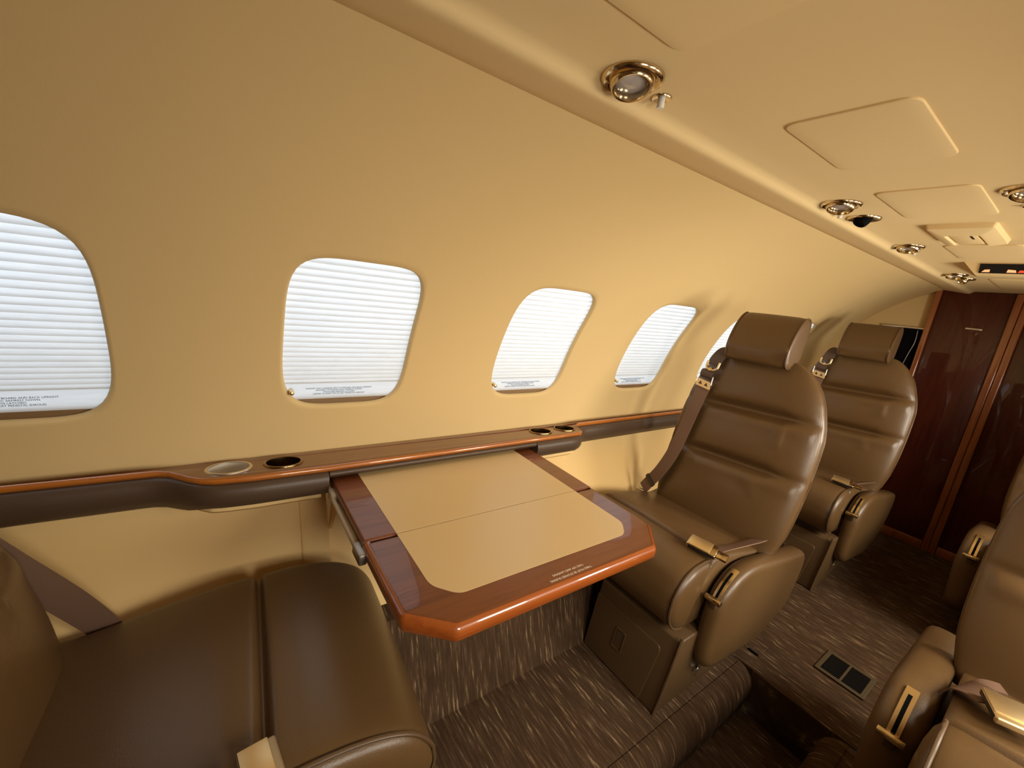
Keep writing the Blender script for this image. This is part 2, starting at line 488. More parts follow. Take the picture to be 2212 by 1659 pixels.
def seg_pts(x0, x1):
    P = []
    def yat(x):
        for (a, b), (c, d_) in zip(pe, pe[1:]):
            if a <= x <= c: return b + (d_ - b) * (x - a) / (c - a)
    for i in range(81):
        x = x0 + (x1 - x0) * i / 80
        P.append((x, sum(yat(min(max(x + k * .006, -1.19), 2.94)) for k in range(-3, 4)) / 7))
    return P
def bolster(x0, x1, h, bulge=.012, name='leather_rail', cap=True, depth=.029):
    rings = []; hh = h
    P = seg_pts(x0, x1)
    for x, y in P:
        z1 = EZ - .0115
        h_ = h; h = hh + (.012 if y > .66 else .012 * max(0, min(1, (y - .63) / .03))) if hh > .03 else hh
        zb = z1 - h
        prof = [(y + depth, z1), (y + .002, z1), (y - bulge * .45, z1 - h * .07), (y - bulge * .85, z1 - h * .2), (y - bulge, z1 - h * .38), (y - bulge * .8, z1 - h * .6),
                (y - bulge * .2, z1 - h * .82), (y + .012, z1 - h * .95), (y + .028, zb), (y + depth, zb)]
        rings.append([Vector((x, a, b)) for a, b in prof])
    V, F = loft(rings)
    return obj(name, V, F, M['rail'], ledge, sharp=50)
bolster(-1.2, RX0 - .020, .060)
bolster(RX1 + .010, 2.95, .058)
bolster(RX0 - .018, RX1 + .008, .0175, .006)
                                                           # pale moulding under the leather rail
for x0, x1 in ((-.09, RX0 - .03), (RX1 + .02, 1.02)):
    rings = []
    for x, y in seg_pts(x0, x1):
        e = min(1, (x - x0) / .07 if x0 < 0 else (x1 - x) / .07); e = sqrt(max(e, 0)) if e < 1 else 1
        z1 = .7135
        rings.append([Vector((x, a, b)) for a, b in ((.745, z1), (y + .02 + (1 - e) * .05, z1), (y + .016 + (1 - e) * .05, z1 - .008), (y + .026 + (1 - e) * .05, z1 - .016), (y + .06, z1 - .022), (.745, z1 - .03))])
    V, F = loft(rings); obj('under_moulding', V, F, M['lower'], ledge, sharp=50)
for cx, cy, r, kind in cups:
    m = M['silver'] if kind == 'silver' else M['bronze']
    zt = ltop(cx, cy)
    c = lathe('cup_holder', [(r * .88, .001), (r * .885, .0028), (r * .94, .0036), (r, .0028), (r * 1.03, .0005), (r * 1.02, -.002)], (cx, cy, zt), (0, 0, 1), m, ledge)
    lathe('cup_well', [(r * .9, .0015), (r * .88, -.02), (r * .84, -.05), (r * .80, -.053), (.0001, -.053)], (cx, cy, zt), (0, 0, 1), M['silver_in'] if kind == 'silver' and 'silver_in' in M else m, c)
    if kind == 'silver': c['label'] = 'silver-rimmed cup holder'
    for ob in (c, *c.children):                            # the ledge slopes a little: tilt ring and well with it
        for v in ob.data.vertices: v.co.z -= (v.co.y - cy) * .115

# ------------------------------------------------------------------ folding table
table = empty('folding_table', 'mahogany folding cabin table with beige inlay pulled out from the window ledge', 'table')
TX0, TX1, TZ = .1935, .7470, .750
SEAM = .3705
def leaf(name, out, rr, inl, ri, bev):
    lp = round_poly(out, rr)
    l = plate(name, [lp], .015, lambda x, y, z: Vector((x, y, TZ - .015 + z)), M['wood'], table, bev=bev, res=4, sharp=30)
    plate('inlay', [round_poly(inl, ri)], .0008, lambda x, y, z: Vector((x, y, TZ - .0002 + z)), M['laminate'], l)
    return l
leaf('inner_leaf', [(TX0, SEAM + .0009), (TX1, SEAM + .0009), (TX1, .705), (TX0, .705)], 0, [(.2515, SEAM + .0012), (.6890, SEAM + .0012), (.6890, .704), (.2515, .704)], 0, .006)
ol = leaf('outer_leaf', [(TX0, SEAM - .0009), (TX0, .187), (.2535, .1345), (.6870, .1325), (TX1, .192), (TX1, SEAM - .0009)], [0, .007, .007, .007, .007, 0],
          [(.2515, SEAM - .0012), (.2515, .224), (.283, .1885), (.6575, .1885), (.6890, .222), (.6890, SEAM - .0012)], [0, .014, .014, .014, .014, 0], .0105)
V, F = [], []                                              # lighter wood nosing along the free edges
path = round_poly([(TX0, SEAM - .0009), (TX0, .187), (.2535, .1345), (.6870, .1325), (TX1, .192), (TX1, SEAM - .0009)], [0, .007, .007, .007, .007, 0])
cxm, cym = .47, .30
rings = []
for i, (x, y) in enumerate(path):
    a = path[max(i - 1, 0)]; b = path[min(i + 1, len(path) - 1)]
    tx, ty = b[0] - a[0], b[1] - a[1]; l = sqrt(tx * tx + ty * ty); nx, ny = ty / l, -tx / l
    if nx * (x - cxm) + ny * (y - cym) < 0: nx, ny = -nx, -ny
    r = []
    for k in range(9):
        ang = pi / 2 - pi * k / 8 * .98
        r.append(Vector((x - nx * .0092 + nx * .0105 * cos(ang), y - ny * .0092 + ny * .0105 * cos(ang), TZ - .0150 + (.0046 if ang > 0 else -.0046) * (1 if abs(ang) > .01 else 0) + .0100 * sin(ang))))
    rings.append(r)
V, F = loft(rings, False, False)
obj('nosing', V, F, M['wood_n'], ol, sharp=0)
# white instructions printed on the free edge, read from the window side
mt = frame_mtx((-1, 0, 0), (0, -1, 0), (0, 0, 1), (.4735, .1490, TZ + .0003))
text('placard_text', "TAKE OFF AND LANDING", .0060, frame_mtx((-1, 0, 0), (0, -1, 0), (0, 0, 1), (.4745, .1565, TZ + .0004)), M['ink_w'], ol)
text('placard_text', "TABLE MUST BE STOWED DURING", .0060, frame_mtx((-1, 0, 0), (0, -1, 0), (0, 0, 1), (.4735, .1468, TZ + .0004)), M['ink_w'], ol)
# hinge hardware below the near edge
rect_box('hinge_bracket', (.180, .348, .719), (.195, .392, .740), M['steel'], table, bevel=.004)
tube('support_rail', [(.187, .39, .728), (.187, .60, .728)], .005, M['strut'], table)
rect_box('support_bracket', (.183, .568, .716), (.195, .605, .738), M['strut'], table, bevel=.003)
tube('support_rail', [(.745, .40, .727), (.745, .62, .727)], .005, M['strut'], table)
V = [Vector(p) for p in [(.206, .60, .735), (.206, .66, .735), (.206, .695, .58), (.214, .60, .735), (.214, .66, .735), (.214, .695, .58)]]
obj('side_gusset', V, [(0, 1, 2), (5, 4, 3), (0, 3, 4, 1), (1, 4, 5, 2), (2, 5, 3, 0)], M['lower'], table, smooth=False)

# ------------------------------------------------------------------ seats
TH = atan(.3)
GR = (.215, .390)                                          # heights of the two folds on the backrest
def back_front(q, h):
    """offset of the backrest front from its base plane at lateral q, height h along the slope"""
    d = 0
    aq = abs(q)
    for k, g in enumerate(GR):
        hg = g + .055 * q
        A = .024 * (1 / (1 + exp((aq - .135) / .018))) + .0035
        s = .013 + .004 * (aq < .12)
        d -= A * exp(-((h - hg) / s) ** 2)
        d += .004 * exp(-((h - hg + .035) / .02) ** 2) * (aq < .2)
    for a, b in ((0.0, GR[0]), (GR[0], GR[1]), (GR[1], .57)):
        t = (h - a - .055 * q) / (b - a)
        if 0 < t < 1: d += .013 * sin(pi * t) ** .8 * max(0, 1 - (aq / .24) ** 2)
    # creases below the lower fold
    for qc, h0, h1, A, s in ((-.028, .07, .205, .0075, .011), (.025, .10, .2, .005, .010), (.060, .13, .205, -.005, .010), (-.085, .12, .2, .004, .012),
                             (.125, .29, .38, .004, .010), (.02, .27, .37, .003, .016), (-.02, .26, .36, .0025, .014), (.10, .13, .20, .004, .011)):
        if h0 < h < h1: d += 1.9 * A * sin(pi * (h - h0) / (h1 - h0)) * exp(-((q - qc + .1 * (h - h0)) / (s * .8)) ** 2)
    return d

def ipol(tab, x):
    if x <= tab[0][0]: return tab[0][1]
    for (a, b), (c, d_) in zip(tab, tab[1:]):
        if x <= c:
            t = (x - a) / (c - a); return b + (d_ - b) * t
    return tab[-1][1]
def cat(tab, x):                                           # smooth interpolation
    for i in range(len(tab) - 1):
        if x <= tab[i + 1][0] or i == len(tab) - 2:
            a, b = tab[i], tab[i + 1]; t = min(max((x - a[0]) / (b[0] - a[0]), 0), 1)
            p0 = tab[max(i - 1, 0)][1]; p3 = tab[min(i + 2, len(tab) - 1)][1]
            return .5 * (2 * a[1] + (b[1] - p0) * t + (2 * p0 - 5 * a[1] + 4 * b[1] - p3) * t * t + (3 * a[1] - p0 - 3 * b[1] + p3) * t ** 3)
WTAB = [(-.04, .196), (0, .204), (.06, .216), (.13, .222), (.22, .224), (.32, .222), (.40, .216), (.46, .203), (.50, .187), (.53, .166), (.55, .143), (.563, .118), (.570, .085)]

def NR(h): return 1 - .10 * max(0, min(1, (h - .36) / .16))

def seat(X0, s, yc, a, label, cl=.41, zoff=0., belt=True, lap=True, tan_buckle=False, R1=False, rec=.25, zb=.54, aoff=0., yaw=0., aw=.055):
    TH = atan(rec)
    root = empty('cabin_seat', label, 'seat', 'brown leather cabin seats')
    def T(f, q, z): return Vector((X0 + s * f + yaw * a * q, yc + a * q - yaw * s * f, z + zoff))
    def B(n, q, h):                                        # on the sloping back: n forward of base plane
        return T(n * cos(TH) - h * sin(TH), q, zb + h * cos(TH) + n * sin(TH))
    # ---- backrest
    NP, NH = 84, 110
    rings = []
    for i in range(NH + 1):
        t = i / NH; h = -.04 + .61 * (1 - (1 - t) ** 1.25)
        W = cat(WTAB, h)
        Df, Db = .040, .075
        if h > .50:
            e = (h - .50) / .07; sh = sqrt(max(0, 1 - e * e * .9)); Df *= sh; Db *= .35 + .65 * sh
        ring = []
        for k in range(NP):
            an = 2 * pi * k / NP; c, sn = cos(an), sin(an)
            q = W * math.copysign(abs(c) ** .62, c)
            if c > 0: q *= NR(h)
            if sn >= 0:
                n = -Df + Df * sn ** .62 + back_front(q, h) * sn ** .35
            else: n = -Df - Db * abs(sn) ** .6
            ring.append(B(n, q, h))
        rings.append(ring)
    V, F = loft(rings)
    bk = obj('backrest', V, F, M['leather'], root, sharp=0)
    # side piping seam of the back (outer edge line)
    for sd in (1, -1):
        tube('seam', [B(-.046, sd * (cat(WTAB, h) * (NR(h) if sd > 0 else 1) + .0003), h) for h in [.0 + .5 * k / 24 for k in range(25)]], .0016, M['piping'], bk, seg=6)
    # ---- headrest pillow
    prof = [(.005, .543), (.032, .536), (.052, .546), (.063, .580), (.058, .625), (.044, .665), (.025, .692), (.006, .703), (-.014, .700), (-.027, .680), (-.033, .64), (-.034, .59), (-.030, .555), (-.014, .545)]
    PR = smooth_path([Vector((x, y, 0)) for x, y in prof + prof[:1]], 4)[:-1]
    cx, cy = .012, .62
    rings = []
    HQ = .095
    qs = [-1, -.995, -.97, -.9, -.75, -.5, -.25, 0, .25, .5, .75, .9, .97, .995, 1]
    for u in qs:
        ins = {1: .80, .995: .91, .97: .965, .9: .985}.get(abs(u), 1.0) + .02 * (1 - u * u)
        ring = []
        for j, p in enumerate(PR):
            wob = .004 * sin(j * .9 + u * 3) * (abs(u) > .7) * (p.y < .6) + .003 * sin(u * 9 + j * .5) * (p.y < .57)
            ring.append(B(cx + (p.x - cx) * ins + wob, u * HQ - .009, cy + (p.y - cy) * ins))
        rings.append(ring)
    V, F = loft(rings)
    hr = obj('headrest', V, F, M['leather'], root, sharp=0)
    for sd in (1, -1):
        tube('piping', [B(cx + (p.x - cx) * .985, sd * HQ * .965 - .009, cy + (p.y - cy) * .985) for p in PR], .0028, M['piping'], hr, seg=6, closed=True)
    tube('headrest_post', [B(-.04, -.04, .50), B(-.03, -.04, .60)], .006, M['steel'], hr)
    tube('headrest_post', [B(-.04, .04, .50), B(-.03, .04, .60)], .006, M['steel'], hr)
    # ---- seat cushion
    kk = (cl - .25) / .16
    P = [(-.07, .535), (-.02, .530), (.04, .541), (.10, .556), (.16, .568), (.21, .5765), (.235, .578), (.248, .578), (.255, .578), (.2585, .578), (.262, .578), (.2655, .578), (.269, .5785), (.276, .579), (.285, .5795), (.30, .580), (.33, .577), (.358, .567), (.382, .549),
         (.399, .523), (.4085, .494), (.410, .468), (.403, .443), (.388, .422), (.366, .407), (.335, .399), (.29, .396), (.20, .396), (.10, .396), (.0, .396), (-.07, .40), (-.085, .47)]
    PP = smooth_path([Vector((x, y, 0)) for x, y in P + P[:1]], 3)[:-1]
    PP = [Vector((p.x if p.x < .25 else .25 + (p.x - .25) * kk, p.y, 0)) for p in PP]
    mx, my = .19, .485
    q0, q1 = -.222, (.172 if aoff == 0 else .186) if cl < .43 else .200
    qs = [0, .004, .012, .028, .06, .12, .2, .3, .4, .5, .6, .7, .8, .88, .94, .972, .988, .996, 1]
    rings = []
    for u in qs:
        e = min(u, 1 - u); d = e * (q1 - q0)
        ins = 0.010 * max(0, 1 - d / .02) ** 2
        dome = .010 * (4 * u * (1 - u)) ** .7
        ring = []
        for p in PP:
            v = Vector((p.x - mx, p.y - my, 0)); l = v.length
            x, z = p.x - v.x / l * ins, p.y - v.y / l * ins
            if z > .5 and x > -.05: z += dome - .015 * exp(-((x - .262) / .007) ** 2)
            q = q0 + u * (q1 - q0)
            if u < .5 and z < .5: q = max(q, q0 + (.5 - z) * .5 * (1 - u * 2))   # under-cut against the sidewall
            ring.append(T(x, q, z))
        rings.append(ring)
    V, F = loft(rings)
    cu = obj('seat_cushion', V, F, M['leather'], root, sharp=0)
    front = [p for p in PP if p.x > .27 and p.y > .398]
    tube('piping', [T(p.x - (.002 if p.y < .5 else 0), q1 - .004, p.y + .0005) for p in front], .0034, M['piping'], cu, seg=6)
    # bulging end boss of the front bolster, aisle side
    cap = [Vector((p.x, p.y)) for p in front]
    cc = Vector((sum(p.x for p in cap) / len(cap) - .02, sum(p.y for p in cap) / len(cap)))
    rings = []
    for sc, dq in ((.985, -.002), (.93, .006), (.8, .012), (.5, .017), (.1, .019)):
        rings.append([T(cc.x + (p.x - cc.x) * sc, q1 + dq - .006, cc.y + (p.y - cc.y) * sc) for p in cap])
    V, F = loft(rings, True, False); F.append(tuple(range(len(V) - len(cap), len(V))))
    obj('end_panel', V, F, M['leather'], cu, sharp=0)
    # ---- armrest (aisle side)
    ol = [(-.25, .487), (.10, .546), (.165, .548), (.212, .533), (.247, .503), (.264, .465), (.271, .415), (.272, .330), (.262, .285), (.225, .258), (-.06, .222), (-.235, .290), (-.262, .40)]
    ol = round_poly(ol, [.03, .05, .03, .03, .03, .03, .04, .04, .03, .03, .03, .03, .05], 4)
    rings = []
    c0 = Vector((.05, .39))
    A1 = (.231 if cl < .43 else .259) + aoff; A0 = A1 - aw
    for u, ins in ((0, .018), (.03, .011), (.09, .004), (.2, 0), (.5, 0), (.75, 0), (.9, .004), (.97, .011), (1, .019)):
        ring = []
        for x, z in ol:
            v = Vector((x, z)) - c0; l = v.length
            bul = .006 * sin(pi * u)
            p = c0 + v * ((l - ins + bul) / l)
            dq = .010 * max(0, min(1, (.45 - z) / .2)) * (1 if u > .5 else 0)
            ring.append(T(p.x, A0 + u * (A1 - A0) - dq, p.y))
        rings.append(ring)
    V, F = loft(rings)
    ar = obj('armrest', V, F, M['leather'], root, sharp=50)
    # recline lever in its slotted brass bezel on the armrest nose
    qa = (A0 + A1) / 2
    nose = [(.188, .5460), (.204, .5400), (.220, .5310), (.2385, .5160), (.2545, .4965), (.2640, .4790)]
    dark, L, Rr = [], [], []
    nz = []
    for i, (x, z) in enumerate(nose):
        x2, z2 = nose[min(i + 1, len(nose) - 1)]; x1, z1 = nose[max(i - 1, 0)]
        tx, tz = x2 - x1, z2 - z1; l = sqrt(tx * tx + tz * tz); nz.append((-tz / l, tx / l))
    def band(qa0, qa1, up, m, name):
        V, F = [], []
        for (x, z), (nx, nzz) in zip(nose, nz):
            if nzz < 0 and nx < 0: nx, nzz = -nx, -nzz
            V += [T(x + nx * (up - .004), qa0, z + nzz * (up - .004)), T(x + nx * up, qa0, z + nzz * up), T(x + nx * up, qa1, z + nzz * up), T(x + nx * (up - .004), qa1, z + nzz * (up - .004))]
        for i in range(len(nose) - 1):
            for j in range(3):
                b = i * 4 + j; F.append((b, b + 1, b + 5, b + 4))
        F += [(0, 1, 2, 3), tuple(range(len(V) - 4, len(V)))]
        return obj(name, V, F, m, ar, sharp=30)
    band(qa - .0095, qa + .0095, .0042, M['brass_b'], 'slot_bezel')
    nose2 = nose; nose = nose[1:]; nz = nz[1:]
    band(qa - .0032, qa + .0032, .0050, M['void'], 'slot')
    lc = T(.284, qa, .462)
    lathe('recline_lever', [(.0001, 0), (.0072, 0), (.0078, .001), (.0078, .039), (.0072, .040), (.0001, .040)], T(.277, qa - .020, .488), T(0, 1, 0) - T(0, 0, 0), M['brass'], ar, 20)
    tube('lever_stem', [T(.255, qa, .485), T(.275, qa, .488)], .004, M['brass_m'], ar)
    rect_box('lever_grip', (.262, qa - .010, .460), (.273, qa + .008, .476), M['leather_d'], ar, bevel=.003, T=T)
    # ---- pedestal with door and latch
    def tp(v):
        k = (v.z - .15) / .235
        v.x -= .035 * k * (v.x > .2); v.y += .010 * k * (v.y > 0)
        return v
    pz = .15 - zoff
    pd = rect_box('pedestal', (-.06, -.085, pz), (.385, .178, .374), M['seatbase'], root, bevel=.006, seg=3, T=T, taper=tp)
    def pf(u, v, d):                                       # on the pedestal front: u lateral, v height
        k = (v - .15) / .235
        return T(.385 - .035 * k + d, u, v)
    dl = round_poly([(-.083, .155), (.128, .155), (.146, .328), (-.083, .328)], [.002, .004, .018, .004])
    plate('pedestal_door', [dl], .003, lambda u, v, d: pf(u, v, d + .0015), M['seatbase'], pd, bev=.002)
    sq_ = [(.008, .222), (.043, .222), (.043, .284), (.008, .284)]
    ltc = plate('latch_frame', [round_poly(sq_, .003), round_poly([(.011, .226), (.040, .226), (.040, .280), (.011, .280)], .002)], .0022, lambda u, v, d: pf(u, v, d + .005), M['seatbase'], pd)
    plate('latch', [round_poly([(.013, .229), (.038, .229), (.038, .277), (.013, .277)], .002)], .001, lambda u, v, d: pf(u, v, d + .0046), M['leather_d'], ltc)
    tube('piping', [T(.386 - .035 * k / 8, .1775 + .01 * k / 8, .152 + .235 * k / 8) for k in range(9)], .004, M['piping'], pd, seg=6)
    rect_box('release_handle', (.21, .182, .225), (.235, .192, .232), M['silver'], pd, bevel=.002, T=T)
    tube('release_lever', [T(.222, .186, .20), T(.222, .190, .25)], .0018, M['silver'], pd)
    # tray between cushion and pedestal
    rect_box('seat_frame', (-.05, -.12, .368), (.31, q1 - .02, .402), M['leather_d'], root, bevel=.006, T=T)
    rect_box('arm_gap_filler', (-.06, q1 - .016, .30), (.25, A0 + .012, .45), M['leather_d'], root, bevel=.01, T=T)  # bracket enlarged in dark leather to fill the shaded gap beside the cushion
    # ---- shoulder belt on the window side
    if belt and tan_buckle:                                # near seat: belt hangs beside the backrest
        sb = ribbon('shoulder_belt', [Vector(p) for p in ((-.40, .60, .90), (-.34, .612, .785), (-.2855, .617, .695), (-.222, .617, .600), (-.178, .612, .530), (-.160, .600, .497))],
                    [(.84, .05, .54), (.84, .05, .54), (.84, .05, .54), (.84, .0, .54), (.86, -.2, .5), (.88, -.3, .4)], .050, .0024, M['belt'], root)
        rect_box('belt_keeper', (-.214, .588, .496), (-.168, .612, .507), M['black'], sb, bevel=.003)
        rect_box('belt_anchor', (-.208, .590, .507), (-.184, .604, .514), M['silver'], sb, bevel=.002)
    elif belt:
        sb = ribbon('shoulder_belt', [B(.004, -.150, .447), B(.020, -.150, .40), B(.026, -.153, .33), B(.024, -.160, .25), B(.024, -.170, .16), B(.022, -.192, .085), B(.012, -.222, .03), B(.008, -.240, -.005)],
                    [T(.0, .9, -.2) - T(0, 0, 0), T(.0, .9, -.22) - T(0, 0, 0), T(.05, .9, -.2) - T(0, 0, 0), T(.05, .9, -.2) - T(0, 0, 0), T(.1, .85, -.25) - T(0, 0, 0), T(.2, .75, -.4) - T(0, 0, 0), T(.25, .7, -.5) - T(0, 0, 0), T(.3, .6, -.6) - T(0, 0, 0)],
                    .046, .0022, M['belt'], root)
        # keeper band and metal end
        ribbon('belt_keeper', [B(.0155, -.216, .042), B(.0145, -.223, .030)], T(.25, .7, -.5) - T(0, 0, 0), .051, .005, M['black'], sb, sub=2)
        rect_box('belt_anchor', (.006, -.258, .528), (.026, -.226, .536), M['silver'], sb, bevel=.002, T=T)
        # adjuster
        ribbon('belt_roll', [B(.020, -.150, .452), B(.030, -.150, .460), B(.030, -.149, .474), B(.018, -.149, .480)], T(0, 1, -.15) - T(0, 0, 0), .042, .003, M['belt_d'], sb)
        fl = [(-.028, -.020), (.028, -.020), (.025, .006), (-.025, .006)]
        tri1 = [(-.018, -.012), (-.004, -.012), (-.011, .0)]; tri2 = [(.018, -.012), (.004, -.012), (.011, .0)]
        plate('adjuster', [round_poly(fl, .003), tri1, tri2[::-1]], .0011, lambda u, v, d: B(.027 + d + v * .12, -.150 + u, .437 + v - u * .15), M['brass_m'], sb, bev=.0006)
        tube('adjuster_bar', [B(.027, -.178, .436), B(.029, -.177, .465)], .0018, M['silver'], sb)
        tube('adjuster_bar', [B(.027, -.122, .430), B(.029, -.123, .459)], .0018, M['silver'], sb)
        rg = [B(.026, -.141 + .021 * cos(k), .497 + .016 * sin(k)) for k in [pi + .2 + (pi - .4) * j / 10 for j in range(11)]]
        tube('belt_ring', [B(.024, -.162, .512)] + rg + [B(.024, -.120, .512)], .0042, M['brass_m'], sb)
        lathe('belt_stud', [(.0001, .006), (.006, .006), (.007, .004), (.007, 0)], B(.026, -.142, .484), B(1, 0, 0) - B(0, 0, 0), M['brass'], sb, 18)
        ribbon('upper_strap', [B(.022, -.141, .500), B(.018, -.137, .530), B(.000, -.128, .562), B(-.035, -.118, .575), B(-.07, -.11, .56)], T(0, 1, -.15) - T(0, 0, 0), .044, .003, M['belt_d'], sb)
    # ---- lap belt and buckle on the cushion
    if lap:
        if tan_buckle:
            lb = ribbon('lap_belt', [T(.06, .20, .56), T(.12, .205, .592), T(.18, .198, .598), T(.225, .188, .598)], T(.5, .8, 0) - T(0, 0, 0), .04, .0025, M['belt'], root)
            o0 = T(.238, .150, .600); ang = .35
        elif R1:
            lb = ribbon('lap_belt', [T(.115, .195, .545), T(.125, .182, .572), T(.145, .163, .590), T(.165, .140, .598)], T(1, .3, 0) - T(0, 0, 0), .062, .0025, M['belt'], root)
            ribbon('lap_belt', [T(.13, -.20, .565), T(.15, -.16, .588), T(.155, -.02, .594), T(.170, .09, .598)], T(1, 0, 0) - T(0, 0, 0), .052, .0025, M['belt'], root)
            ribbon('belt_tail', [T(.11, .19, .54), T(.09, .165, .575), T(.075, .135, .583)], T(1, 0, 0) - T(0, 0, 0), .03, .003, M['belt'], root)
        else:
            lb = ribbon('lap_belt', [T(-.03, .168, .560), T(.03, .169, .568), T(.10, .169, .578), T(.16, .168, .588), T(.215, .164, .595), T(.255, .160, .598)],
                        [T(.35, .6, .3) - T(0, 0, 0), T(.35, .6, .3) - T(0, 0, 0), T(.35, .7, .4) - T(0, 0, 0), T(.3, .8, .4) - T(0, 0, 0), T(.3, .8, .3) - T(0, 0, 0), T(.3, .9, .2) - T(0, 0, 0)], .040, .0025, M['belt'], root)
    if lap:
        if R1:
            bo, ux, uy, sz, m = T(.188, .122, .607), Vector((s * .93, a * -.36, 0)), Vector((s * .36, a * .93, .0)), (.036, .030), M['brass_m']
        elif tan_buckle:
            bo, ux, uy, sz, m = T(.256, .186, .600), Vector((s * .95, -a * .12, .0)), Vector((s * .2, a * .95, 0)), (.022, .027), M['tan_metal']
        else:
            bo, ux, uy, sz, m = T(.266, .140, .600), Vector((-s * .25, a * .95, -.05)), Vector((s * .9, a * .28, -.22)), (.037, .021), M['brass']
        ux.normalize(); uy = (uy - ux * uy.dot(ux)).normalized(); un = ux.cross(uy)
        if un.z < 0: un = -un
        def BK(x, y, z): return bo + ux * x + uy * y + un * z
        bp = rect_box('buckle', (-sz[0], -sz[1], -.006), (sz[0], sz[1], .007), m, lb, bevel=.0035, seg=3, T=BK)
        rect_box('buckle_flap', (-sz[0] * .92, -sz[1] * .98, .006), (sz[0] * .6, sz[1] * .98, .0095), M['brass_m'], bp, bevel=.0015, T=BK)
        rect_box('buckle_slot', (-sz[0] * .85, sz[1] * .9, -.004), (sz[0] * .85, sz[1] * 1.01, .005), M['black'], bp, bevel=.0006, T=BK)
        if not (R1 or tan_buckle):
            rect_box('belt_tongue', (sz[0], -.014, -.003), (sz[0] + .026, .014, .004), M['brass'], bp, bevel=.0015, T=BK)
    return root

YL = .348
seat(1.30, -1, YL, -1, 'brown leather seat facing the table from its far end, belt strap over the backrest')
seat(2.345, -1, YL + .002, -1, 'brown leather seat beside the dark wood partition, behind the one facing the table', rec=.2, zb=.555)
seat(-.220, 1, .387, -1, 'dark brown leather seat with its cushion under the near end of the table', cl=.488, tan_buckle=True, yaw=.05)
seat(1.265, -1, -.452, 1, 'brown leather seat across the aisle with a wide gold buckle lying on its cushion', belt=False, R1=True, aoff=.038, rec=.33, aw=.074)
seat(2.41, -1, -.412, 1, 'brown leather seat across the aisle that shows little more than an armrest', belt=False, lap=False, aoff=.036, aw=.070)

# ------------------------------------------------------------------ ceiling fittings
def hatch(x0, x1, y0, y1, label, skew=0, r=.02, m='ceil', grp='flush ceiling hatches'):
    lp = round_poly([(x0, y0), (x1, y0), (x1, y1), (x0, y1)], r)
    o = plate('ceiling_hatch', [lp], .0022, lambda x, y, z: Vector((x, y, 1.4600 - z * 1.0)), M[m], bev=.0016, res=2, sharp=60)
    return tag(o, label, 'ceiling panel', grp)
hatch(-.30, .402, -.085, .062, 'flush beige ceiling hatch running off the top edge above the first reading light')
hatch(.632, .858, -.082, .059, 'large flush beige ceiling hatch midway along the ceiling between two reading lights')
hatch(1.020, 1.258, -.082, .057, 'flush beige ceiling hatch just in front of the raised oxygen box')
hatch(1.625, 1.872, -.088, .058, 'narrow looking flush ceiling hatch between oxygen box and black sign')
hatch(2.40, 2.80, -.085, .055, 'last flush ceiling hatch next to the wood partition', r=.015)
# raised box with a sunk centre
bx = empty('oxygen_box', 'raised beige rectangular oxygen box on the ceiling with a sunken centre panel', 'ceiling box')
def rr(x0, x1, y0, y1, z, r=.008): return [Vector((x, y, z)) for x, y in round_poly([(x0, y0), (x1, y0), (x1, y1), (x0, y1)], r, 3)]
V, F = loft([rr(1.338, 1.562, -.072, .042, 1.4615), rr(1.342, 1.558, -.069, .039, 1.4500), rr(1.375, 1.525, -.050, .020, 1.4415), rr(1.385, 1.515, -.044, .014, 1.4415), rr(1.388, 1.512, -.042, .012, 1.447)], True, True)
obj('housing', V, F, M['ceil'], bx, sharp=30)
rect_box('door_panel', (1.392, -.038, 1.4435), (1.508, .008, 1.448), M['ceil'], bx, bevel=.002)
rect_box('latch_slot', (1.40, -.030, 1.4428), (1.44, -.026, 1.444), M['black'], bx, bevel=.0004)
# advisory sign: wedge with a black display facing the cabin
sg = empty('advisory_sign', 'wedge-shaped ceiling sign with a glossy black display and painted orange reflections', 'sign')
V = [Vector(p) for p in [(1.945, .060, 1.461), (1.945, -.115, 1.461), (1.965, .030, 1.425), (1.965, -.115, 1.425), (2.36, .080, 1.4605), (2.36, -.115, 1.4605)]]
obj('housing', V, [(0, 1, 3, 2), (2, 3, 5, 4), (0, 2, 4), (1, 5, 3), (0, 4, 5, 1)], M['ceil'], sg, smooth=False)
def SG(u, v, d):                                           # sloping front face
    k = (1.458 - v) / .036; return Vector((1.946 + .020 * k - .0012 + d, u, v))
plate('display', [[(.022, 1.429), (.022, 1.455), (-.112, 1.455), (-.112, 1.429)]], .001, lambda u, v, d: SG(u, v, d), M['black'], sg)
def glow(name, c, st):
    m = bpy.data.materials.new(name); m.use_nodes = True; b = m.node_tree.nodes['Principled BSDF']
    b.inputs['Base Color'].default_value = (*c, 1); b.inputs['Emission Color'].default_value = (*c, 1); b.inputs['Emission Strength'].default_value = st
    return m
M['glint_o'] = glow('glint_orange', (.9, .28, .12), .8); M['glint_r'] = glow('glint_red', (.5, .05, .02), .6)  # emissive orange and red stand in for reflections of the lit ledge
plate('painted_glint', [[(.016, 1.432), (-.001, 1.432), (-.001, 1.4395), (.010, 1.4385)]], .0004, lambda u, v, d: SG(u, v, d - .0014), M['glint_o'], sg)
plate('painted_glint', [[(-.036, 1.432), (-.056, 1.432), (-.054, 1.4385), (-.038, 1.4400)]], .0004, lambda u, v, d: SG(u, v, d - .0014), M['glint_o'], sg)
plate('painted_glint', [[(-.058, 1.432), (-.085, 1.432), (-.082, 1.4372), (-.062, 1.4385)]], .0004, lambda u, v, d: SG(u, v, d - .0014), M['glint_r'], sg)

